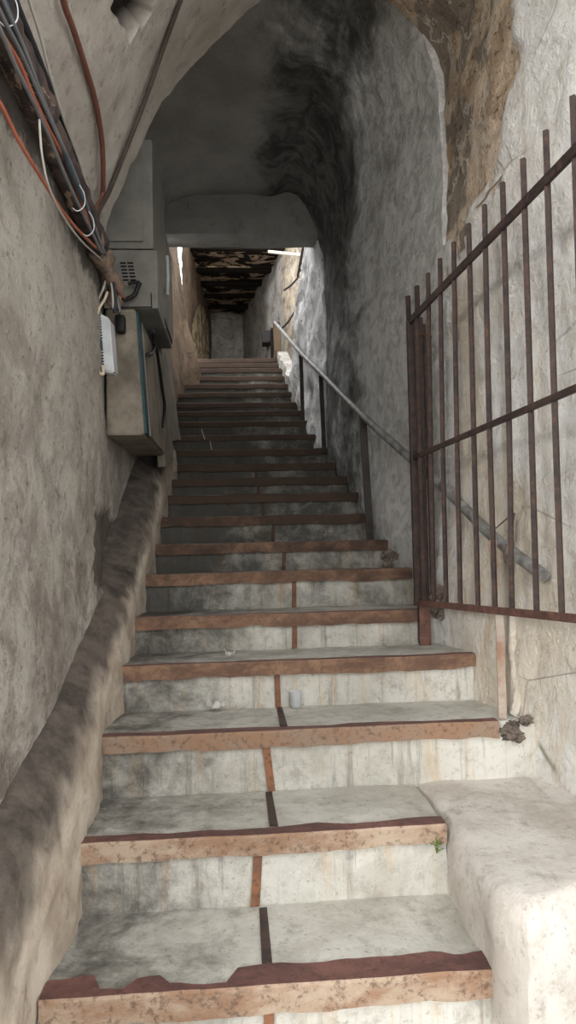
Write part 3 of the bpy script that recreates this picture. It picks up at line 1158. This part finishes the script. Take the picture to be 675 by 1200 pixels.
c2 = thing('vented_cabinet', 'grey steel cabinet with louvre slots above the beige meter box', 'cabinet', (-.52, 3.37, 2.84))
bm = bmesh.new()
box(bm, -.65, -.385, 3.37, 3.68, 2.842, 3.142, .006)
link('body', bm, MT['cab_grey'], c2, smooth=False)
for r_ in range(6):
    for k in range(2):
        bm = bmesh.new()
        p = AY(144 + r_ * .7 + k * 8.5, 308 + r_ * 4.0, 3.366)
        box(bm, p.x - .014, p.x + .014, 3.366, 3.372, p.z - .0035, p.z + .0035)
        link('louvre_slot', bm, MT['slot'], c2, smooth=False)
bm = bmesh.new()
for (a, b) in (((142, 360), (178, 360)), ((178, 360), (177, 343))):
    bar(bm, AY(*a, 3.366), AY(*b, 3.366), .004, .004, up=(0, 1, 0))
link('panel_seam', bm, MT['slot'], c2, smooth=False)

c3 = thing('tall_cabinet', 'grey steel cabinet with a flat door high up behind the arch edge', 'cabinet', (-.53, 3.38, 3.15))
bm = bmesh.new()
box(bm, -.65, -.405, 3.38, 3.95, 3.152, 3.72, .006)
link('body', bm, MT['cab_grey'], c3, smooth=False)
bm = bmesh.new()
box(bm, -.64, -.455, 3.366, 3.38, 3.185, 3.70, .004)
link('door', bm, MT['cab_grey'], c3, smooth=False)

c4 = thing('wall_cabinet', 'dark grey steel cabinet farther up behind the louvred cabinet', 'cabinet', (-.53, 4.0, 2.9))
bm = bmesh.new()
box(bm, -.65, -.45, 4.0, 4.75, 3.06, 3.72, .008)
link('body', bm, MT['cab_grey'], c4, smooth=False)
bm = bmesh.new()
box(bm, -.45, -.438, 4.03, 4.36, 3.09, 3.69, .003)
link('door', bm, MT['cab_grey'], c4, smooth=False)
bm = bmesh.new()
box(bm, -.45, -.438, 4.38, 4.72, 3.09, 3.69, .003)
link('door', bm, MT['cab_grey'], c4, smooth=False)

bm = bmesh.new()
a, b = AY(187, 300, 4.2), AY(188.5, 346, 4.2)
a.x = b.x = -.42
tube(bm, [a, (a + b) / 2 + Vector((.004, 0, 0)), b], .011, 8)
tag(link('conduit', bm, MT['plastic']), 'short pale plastic conduit on the dark grey cabinet', 'conduit')

for k, (y0, y1, z0, z1, x0, lean, lab) in enumerate(((4.25, 4.78, 2.16, 2.93, -.475, .025, 'beige board leaning on the left wall right behind the meter box'),
                                                       (4.83, 5.5, 2.42, 3.18, -.50, .04, 'beige board leaning on the left wall, the farther of the two'))):
    bm = bmesh.new()
    hexa(bm, [(x0 + lean, y0, z0), (x0 + lean, y1, z0 + .12), (x0 - lean, y1, z1 + .06), (x0 - lean, y0, z1),
              (x0 + lean - .05, y0, z0), (x0 + lean - .05, y1, z0 + .12), (x0 - lean - .05, y1, z1 + .06), (x0 - lean - .05, y0, z1)])
    bmesh.ops.bevel(bm, geom=bm.edges[:], offset=.005, segments=1, affect='EDGES')
    tag(link('board', bm, MT['cab_beige'], smooth=False), lab, 'board')

bm = bmesh.new()
P = lambda a, b: AX(a, b, -.455)
tube(bm, smooth_path([P(173, 416), P(178, 414), P(181, 405), P(180, 390), P(178, 388)], 6), .012, 8)
tag(link('rubber_hose', bm, MT['dark']), 'bent black hose on the side of the beige meter box', 'hose')
bm = bmesh.new()
P = lambda a, b: AX(a, b, -.45)
tube(bm, smooth_path([P(182, 398), P(186, 425), P(190, 455), P(193, 478), P(190, 500)], 6), .010, 8)
tag(link('cable', bm, MT['dark']), 'black cable hanging in front of the beige boards', 'cable')
bm = bmesh.new()
P = lambda a, b: AY(a, b, 3.33)
tube(bm, smooth_path([P(143, 352), P(150, 350), P(158, 345), P(161, 337), P(164, 331)], 6), .011, 8)
tube(bm, smooth_path([P(150, 333), P(156, 331), P(164, 331)], 4), .009, 8)
tag(link('cable_elbow', bm, MT['dark']), 'bent black cable elbow below the louvre slots', 'cable')
bm = bmesh.new()
a = AY(140, 370, 3.325)
b = AY(141.5, 390, 3.325)
box(bm, a.x - .018, a.x + .028, 3.30, 3.355, b.z, a.z, .012)
lampo = thing('bell_box', 'small black box between the white junction box and the beige meter box', 'box', (a.x, 3.32, b.z))
link('housing', bm, MT['dark'], lampo)
bm = bmesh.new()
tube(bm, smooth_path([a + Vector((0, 0, 0)), a + Vector((-.01, -.01, .05)), a + Vector((-.02, 0, .11))], 5), .005, 6)
link('lead', bm, MT['dark'], lampo)

# ---- white junction box
jb = thing('junction_box', 'pale plastic ribbed junction box on the left wall below the cables', 'box', (-.58, 3.05, 2.42))
bm = bmesh.new()
tp, bt = AY(121, 365, 3.05), AY(126, 437, 3.05)
w = .056
hexa(bm, [bt + Vector((-w / 2, 0, .01)), bt + Vector((w / 2, 0, -.004)), tp + Vector((w / 2, 0, -.03)), tp + Vector((-w / 2, 0, 0)),
          bt + Vector((-w / 2, .12, .02)), bt + Vector((w / 2, .12, .02)), tp + Vector((w / 2, .12, -.02)), tp + Vector((-w / 2, .12, 0))])
bmesh.ops.bevel(bm, geom=bm.edges[:], offset=.008, segments=2, affect='EDGES')
link('body', bm, MT['plastic'], jb)
for k in range(18):
    f = k / 17
    p = tp.lerp(bt, .06 + f * .8)
    bm = bmesh.new()
    box(bm, p.x - .027, p.x - .012, p.y - .004, p.y + .004, p.z - .0035, p.z + .0025)
    link('rib_slot', bm, MT['slot'], jb, smooth=False)
bm = bmesh.new()
p = AY(116, 403, 3.03)
box(bm, p.x - .018, p.x + .012, 3.01, 3.06, p.z - .02, p.z + .02, .004)
link('clip', bm, MT['teal'], jb, smooth=False)
bm = bmesh.new()
P = lambda a, b: AY(a, b, 3.02)
tube(bm, smooth_path([P(113, 398), P(112, 408), P(113, 425), P(116, 436), P(121, 438), P(120, 428)], 6), .007, 8)
tube(bm, smooth_path([P(113, 390), P(112, 378), P(116, 362), P(122, 352), P(126, 342)], 6), .006, 8)
o = link('cord', bm, MT['cream'], jb)
o['label'] = 'cream cord'

# ================================================================== PIPE AND CABLES
SPR = 2.985
pipe = thing('drain_pipe', 'old dark flaking pipe under the cable bundle on the left wall', 'pipe', (-.56, 1.0, 2.9))
pp = [(-.56, .8, 2.93), (-.56, 1.5, 2.93), (-.56, 1.8, 2.915), (-.562, 2.3, 2.905), (-.562, 2.8, 2.90)]
bm = bmesh.new()
tube(bm, smooth_path(pp, 14), .048, 14, wob=.012)
link('barrel', bm, MT['pipe_old'], pipe)
bm = bmesh.new()
tube(bm, smooth_path([(-.562, 2.66, 2.90), (-.565, 2.95, 2.89), (-.57, 3.15, 2.86), (-.575, 3.21, 2.80)], 10), lambda t: .046 - .012 * t, 14, wob=.026)
o = link('flaking_end', bm, MT['pipe_flake'], pipe)
o['label'] = 'peeling pale and rust-coloured end'
bm = bmesh.new()
tube(bm, [(-.56, 1.93, 2.912), (-.56, 1.97, 2.912)], .058, 14)
link('collar', bm, MT['pipe_old'], pipe)


def cable(mat, r, pts, label, group=None, n=10, name='cable'):
    bm = bmesh.new()
    tube(bm, smooth_path(pts, n), r, 8)
    return tag(link(name, bm, MT[mat]), label, 'cable', group)


def sweep(p0, p1, x=-.51, bow=0., wig=0.):
    """cable running along the springing between two sighted points"""
    pts = [AX(p0[0] - (p1[0] - p0[0]) * .35, p0[1] - (p1[1] - p0[1]) * .35, x)]
    for k in range(7):
        f = k / 6
        w = bow * math.sin(math.pi * f) + wig * math.sin(f * 11)
        pts.append(AX(p0[0] + (p1[0] - p0[0]) * f + w, p0[1] + (p1[1] - p0[1]) * f - w * .4, x - .02 * f))
    return pts


cable('cab_b', .013, sweep((16, 0), (124, 292), -.525, 3), 'thickest dark grey cable of the bundle, running along the arch springing')
cable('cab_a', .0055, sweep((2, 18), (121, 292), -.505, 4, 1), 'thin grey cable strapped into the bundle along the left wall', 'grey bundle cables')
cable('cab_a', .0055, sweep((6, 6), (123, 296), -.505, 1, 1), 'thin grey cable strapped into the bundle along the left wall', 'grey bundle cables')
cable('cab_a', .0055, sweep((0, 34), (118, 296), -.505, 0, -1), 'thin grey cable strapped into the bundle along the left wall', 'grey bundle cables')
cable('cab_blue', .0075, sweep((10, 14), (123, 298), -.51, -1), 'steel blue cable inside the bundle along the left wall')
cable('cab_c', .004, sweep((34, 0), (122, 276), -.51, -3, 1), 'thin pale cable along the upper edge of the bundle')
cable('cab_o', .006, sweep((0, 36), (108, 268), -.515, 4, 2), 'faded orange cable weaving through the grey bundle')
cable('cab_o', .005, [AX(-40, 60, -.52), AX(0, 121, -.52), AX(22, 165, -.52), AX(45, 203, -.52), AX(70, 243, -.525), AX(92, 270, -.53), AX(112, 290, -.535)], 'bright orange cable sagging below the dark pipe')
cable('cab_c', .0032, [AX(46, 140, -.5), AX(49, 180, -.5), AX(57, 218, -.5), AX(72, 250, -.5), AX(95, 282, -.51), AX(120, 305, -.53)], 'thin pale loop hanging out of the bundle over the pipe')


def on_vault(px, py, off=.026):
    v = ray(px, py)
    best = None
    for (x0, z0), (x1, z1) in zip(AP, AP[1:]):
        if x0 > .3:
            break
        # solve EYE + v t on the segment
        det = v.x * (z1 - z0) - v.z * (x1 - x0)
        if abs(det) < 1e-9:
            continue
        t = (x0 * (z1 - z0) - (z0 - EZ) * (x1 - x0)) / det
        if t <= .5:
            continue
        s = ((v.x * t - x0) * (x1 - x0) + (EZ + v.z * t - z0) * (z1 - z0)) / ((x1 - x0) ** 2 + (z1 - z0) ** 2)
        if -.02 <= s <= 1.02 and (best is None or t < best[0]):
            n = Vector((z1 - z0, 0, -(x1 - x0))).normalized()
            best = (t, n)
    if best is None:
        return AX(px, py, -.58)
    return EYE + v * best[0] + best[1] * off


V = on_vault
cable('cab_r', .0105, [V(60, -40), V(66, 0), V(77, 30), V(92, 75), V(104, 115), V(112, 160), V(114, 205), V(112, 230), AX(108, 252, -.53)], 'red-brown conduit curving down the arch plaster to the bundle', name='conduit_cable')
cable('cab_k', .0105, [V(219, -40), V(204, 0), V(186, 50), V(165, 110), V(140, 175), V(122, 220), AX(114, 252, -.53), AX(116, 275, -.54)], 'straight dark taupe cable crossing the arch plaster diagonally', name='conduit_cable')
# tails hanging from the end of the bundle
for k, (m, r, pts) in enumerate((('cab_c', .006, [(112, 262), (119, 290), (124, 312), (131, 335), (133, 362)]), ('cab_b', .009, [(118, 282), (127, 305), (133, 330), (136, 352), (134, 366)]),
                                 ('cab_c', .005, [(126, 318), (121, 338), (115, 352), (112, 364)]), ('cab_a', .006, [(124, 300), (132, 318), (136, 345), (141, 366)]), ('cab_r', .006, [(121, 296), (130, 326), (142, 345), (147, 349)]))):
    cable(m, r, [AY(a, b, 3.04) for a, b in pts], ['white wire dropping from the bundle end beside the junction box', 'thick dark tail dropping from the bundle end', 'pale wire looping from the pipe end down to the junction box', 'grey wire dropping from the bundle to the small black box', 'reddish wire reaching from the bundle to the black cable elbow'][k], name='wire')
# cable ties
for k, (px, py) in enumerate(((93, 232), (104, 262), (11, 10))):
    c = AX(px, py, -.512)
    bm = bmesh.new()
    tube(bm, smooth_path([c + Vector((.0, 0, .045)), c + Vector((.014, .01, .02)), c + Vector((.014, .01, -.02)), c + Vector((-.005, 0, -.045)), c + Vector((-.02, -.01, -.04))], 4), .0017, 5)
    tag(link('cable_tie', bm, MT['plastic']), ['white cable tie round the bundle, nearer of the two by the arch edge', 'white cable tie round the bundle, last before the arch edge', 'white cable tie round the bundle in the upper left corner'][k], 'cable tie')
# dark lump of broken iron at the top edge
bm = bmesh.new()
c = AY(598, 2, 2.9)
c.x -= .02
lump(bm, c, .045, (1, 1, .6), .5)
tag(link('broken_stone', bm, MT['pipe_old'], smooth=False), 'dark reddish stone jutting from the bare masonry at the top', 'stone')

# ================================================================== LANDING FITTINGS
bm = bmesh.new()
a, b = AY(315, 295, 9.3), AY(353, 299, 8.9)
tube(bm, [a, b], .022, 10)
tag(link('white_pole', bm, MT['tube']), 'white pole projecting from the right wall under the charred ceiling', 'pole')
ws = thing('wall_box', 'dark grey box on the slanting landing wall', 'box', (.3, 10.4, 4.6))
bm = bmesh.new()
a, b = AY(307, 388, 10.4), AY(318, 402, 10.4)
box(bm, a.x, b.x, 10.36, 10.6, b.z, a.z, .006)
link('housing', bm, MT['railpost'], ws, smooth=False)
bm = bmesh.new()
box(bm, a.x + .015, b.x - .015, 10.35, 10.365, b.z + .02, a.z - .02, .003)
link('cover', bm, MT['cab_b'], ws, smooth=False)
bm = bmesh.new()
a, b = AY(319, 385, 9.6), AY(319, 424, 9.6)
bar(bm, b, a, .045, .05, up=(0, 1, 0), bev=.004)
tag(link('timber_post', bm, MT['beam'], smooth=False), 'dark post standing at the top of the steps', 'post')
bm = bmesh.new()
a, b = AY(324, 378, 9.3), AY(326, 424, 9.3)
bar(bm, b, a, .10, .05, up=(0, 1, 0), bev=.004)
tag(link('door_frame_board', bm, MT['brown'], smooth=False), 'brown board upright at the right end of the top step', 'board')
# grille leaning on the edge of the white wall
gr = thing('iron_grille', 'dark iron grille on the top edge of the white wall', 'grille', (.55, 6.7, 4.3))
A0, A1 = AY(349, 324, 6.75), AY(359.5, 268, 6.35)
B0, B1 = AY(354.5, 322, 6.72), AY(365, 268, 6.32)
for a, b in ((A0, A1), (B0, B1)):
    bm = bmesh.new()
    tube(bm, [a, b], .014, 6)
    link('rail', bm, MT['iron'], gr)
for k in range(6):
    f = .08 + k * .16
    bm = bmesh.new()
    tube(bm, [A0.lerp(A1, f), B0.lerp(B1, min(1, f + .14))], .009, 6)
    link('rung', bm, MT['iron'], gr)
for k, (p, q) in enumerate((((333, 340), (350, 324)), ((330, 385), (345, 366)))):
    bm = bmesh.new()
    tube(bm, smooth_path([AY(*p, 8.6), AY((p[0] + q[0]) / 2, (p[1] + q[1]) / 2 + 2, 8.0), AY(*q, 7.4)], 6), .012, 6)
    tag(link('cable', bm, MT['dark']), ['dark cable strung from the grille to the landing wall', 'dark cable strung low behind the white wall edge'][k], 'cable')

# ================================================================== LITTER
def crumple(name, c, size, mat, label, seed):
    rnd = random.Random(seed)
    bm = bmesh.new()
    n = 6
    vs = [[bm.verts.new((c.x + (i / n - .5) * size[0] + rnd.uniform(-1, 1) * size[0] * .05, c.y + (j / n - .5) * size[1] + rnd.uniform(-1, 1) * size[1] * .08,
                         c.z + .009 + size[2] * abs(fbm((i * .5 + seed, j * .5, seed), 1.1)))) for j in range(n + 1)] for i in range(n + 1)]
    for i in range(n):
        for j in range(n):
            if (i, j) not in ((0, 0), (0, n - 1), (n - 1, 0)):
                bm.faces.new((vs[i][j], vs[i + 1][j], vs[i + 1][j + 1], vs[i][j + 1]))
    bmesh.ops.solidify(bm, geom=bm.faces[:], thickness=.0015)
    return tag(link(name, bm, mat, smooth=False), label, 'litter')


crumple('paper_scrap', AZ(253, 830, NZ[2]) + Vector((0, -.06, .004)), (.07, .05, .05), MT['paper'], 'crumpled white paper scrap on the tread left of the plastic cup', 1)
crumple('paper_scrap', AZ(270, 771, NZ[3]) + Vector((0, -.02, .004)), (.042, .03, .03), MT['paper'], 'tiny white paper scrap on the tread above the plastic cup', 2)
# clear cup lying by the riser
bm = bmesh.new()
c = AZ(346, 828, NZ[2]) + Vector((0, -.03, 0))
prof = [(.0, .004), (.019, .004), (.021, .006), (.026, .062), (.028, .064), (.0265, .066), (.0235, .062), (.019, .007), (.0, .006)]
seg = 20
rings = [[bm.verts.new((c.x + r * math.cos(2 * math.pi * k / seg), c.y + r * math.sin(2 * math.pi * k / seg), c.z + z)) for k in range(seg)] for r, z in prof[1:-1]]
for a, b in zip(rings, rings[1:]):
    for k in range(seg):
        bm.faces.new((a[k], a[(k + 1) % seg], b[(k + 1) % seg], b[k]))
bm.faces.new(rings[0][::-1])
bm.faces.new(rings[-1])
tag(link('plastic_cup', bm, MT['glass']), 'clear plastic cup on the tread against the third riser', 'cup')
for k, (a, b, y, lab) in enumerate((((236, 503), (240, 515), 5.95, 'thin pale straw lying on the dark steps, upper of two'), ((246, 517), (248, 527), 5.62, 'thin pale straw lying on the dark steps, lower of two'))):
    bm = bmesh.new()
    tube(bm, [AY(*a, y), AY(*b, y)], .004, 6)
    tag(link('straw', bm, MT['cab_c']), lab, 'straw')
# weed in the corner of the block
weed = thing('weed', 'small green weed in the corner between step and concrete block', 'plant', AY(512, 990, 2.03))
rnd = random.Random(3)
base = AY(512, 1000, 2.03)
bm = bmesh.new()
lv = bmesh.new()
for k in range(7):
    t = base + Vector((rnd.uniform(-.02, .015), rnd.uniform(-.03, 0), rnd.uniform(.02, .055)))
    tube(bm, [base, (base + t) / 2 + Vector((0, -.004, .004)), t], .0012, 4)
    for s in range(2):
        q = base.lerp(t, .6 + .4 * s)
        d = Vector((rnd.uniform(-1, 1), rnd.uniform(-1, .2), rnd.uniform(-.2, .6))).normalized() * .012
        e = d.cross(Vector((0, 0, 1))).normalized() * .005
        v = [lv.verts.new(p) for p in (q, q + d * .5 + e, q + d, q + d * .5 - e)]
        lv.faces.new(v)
link('stem', bm, MT['leaf'], weed)
link('foliage', lv, MT['leaf'], weed)
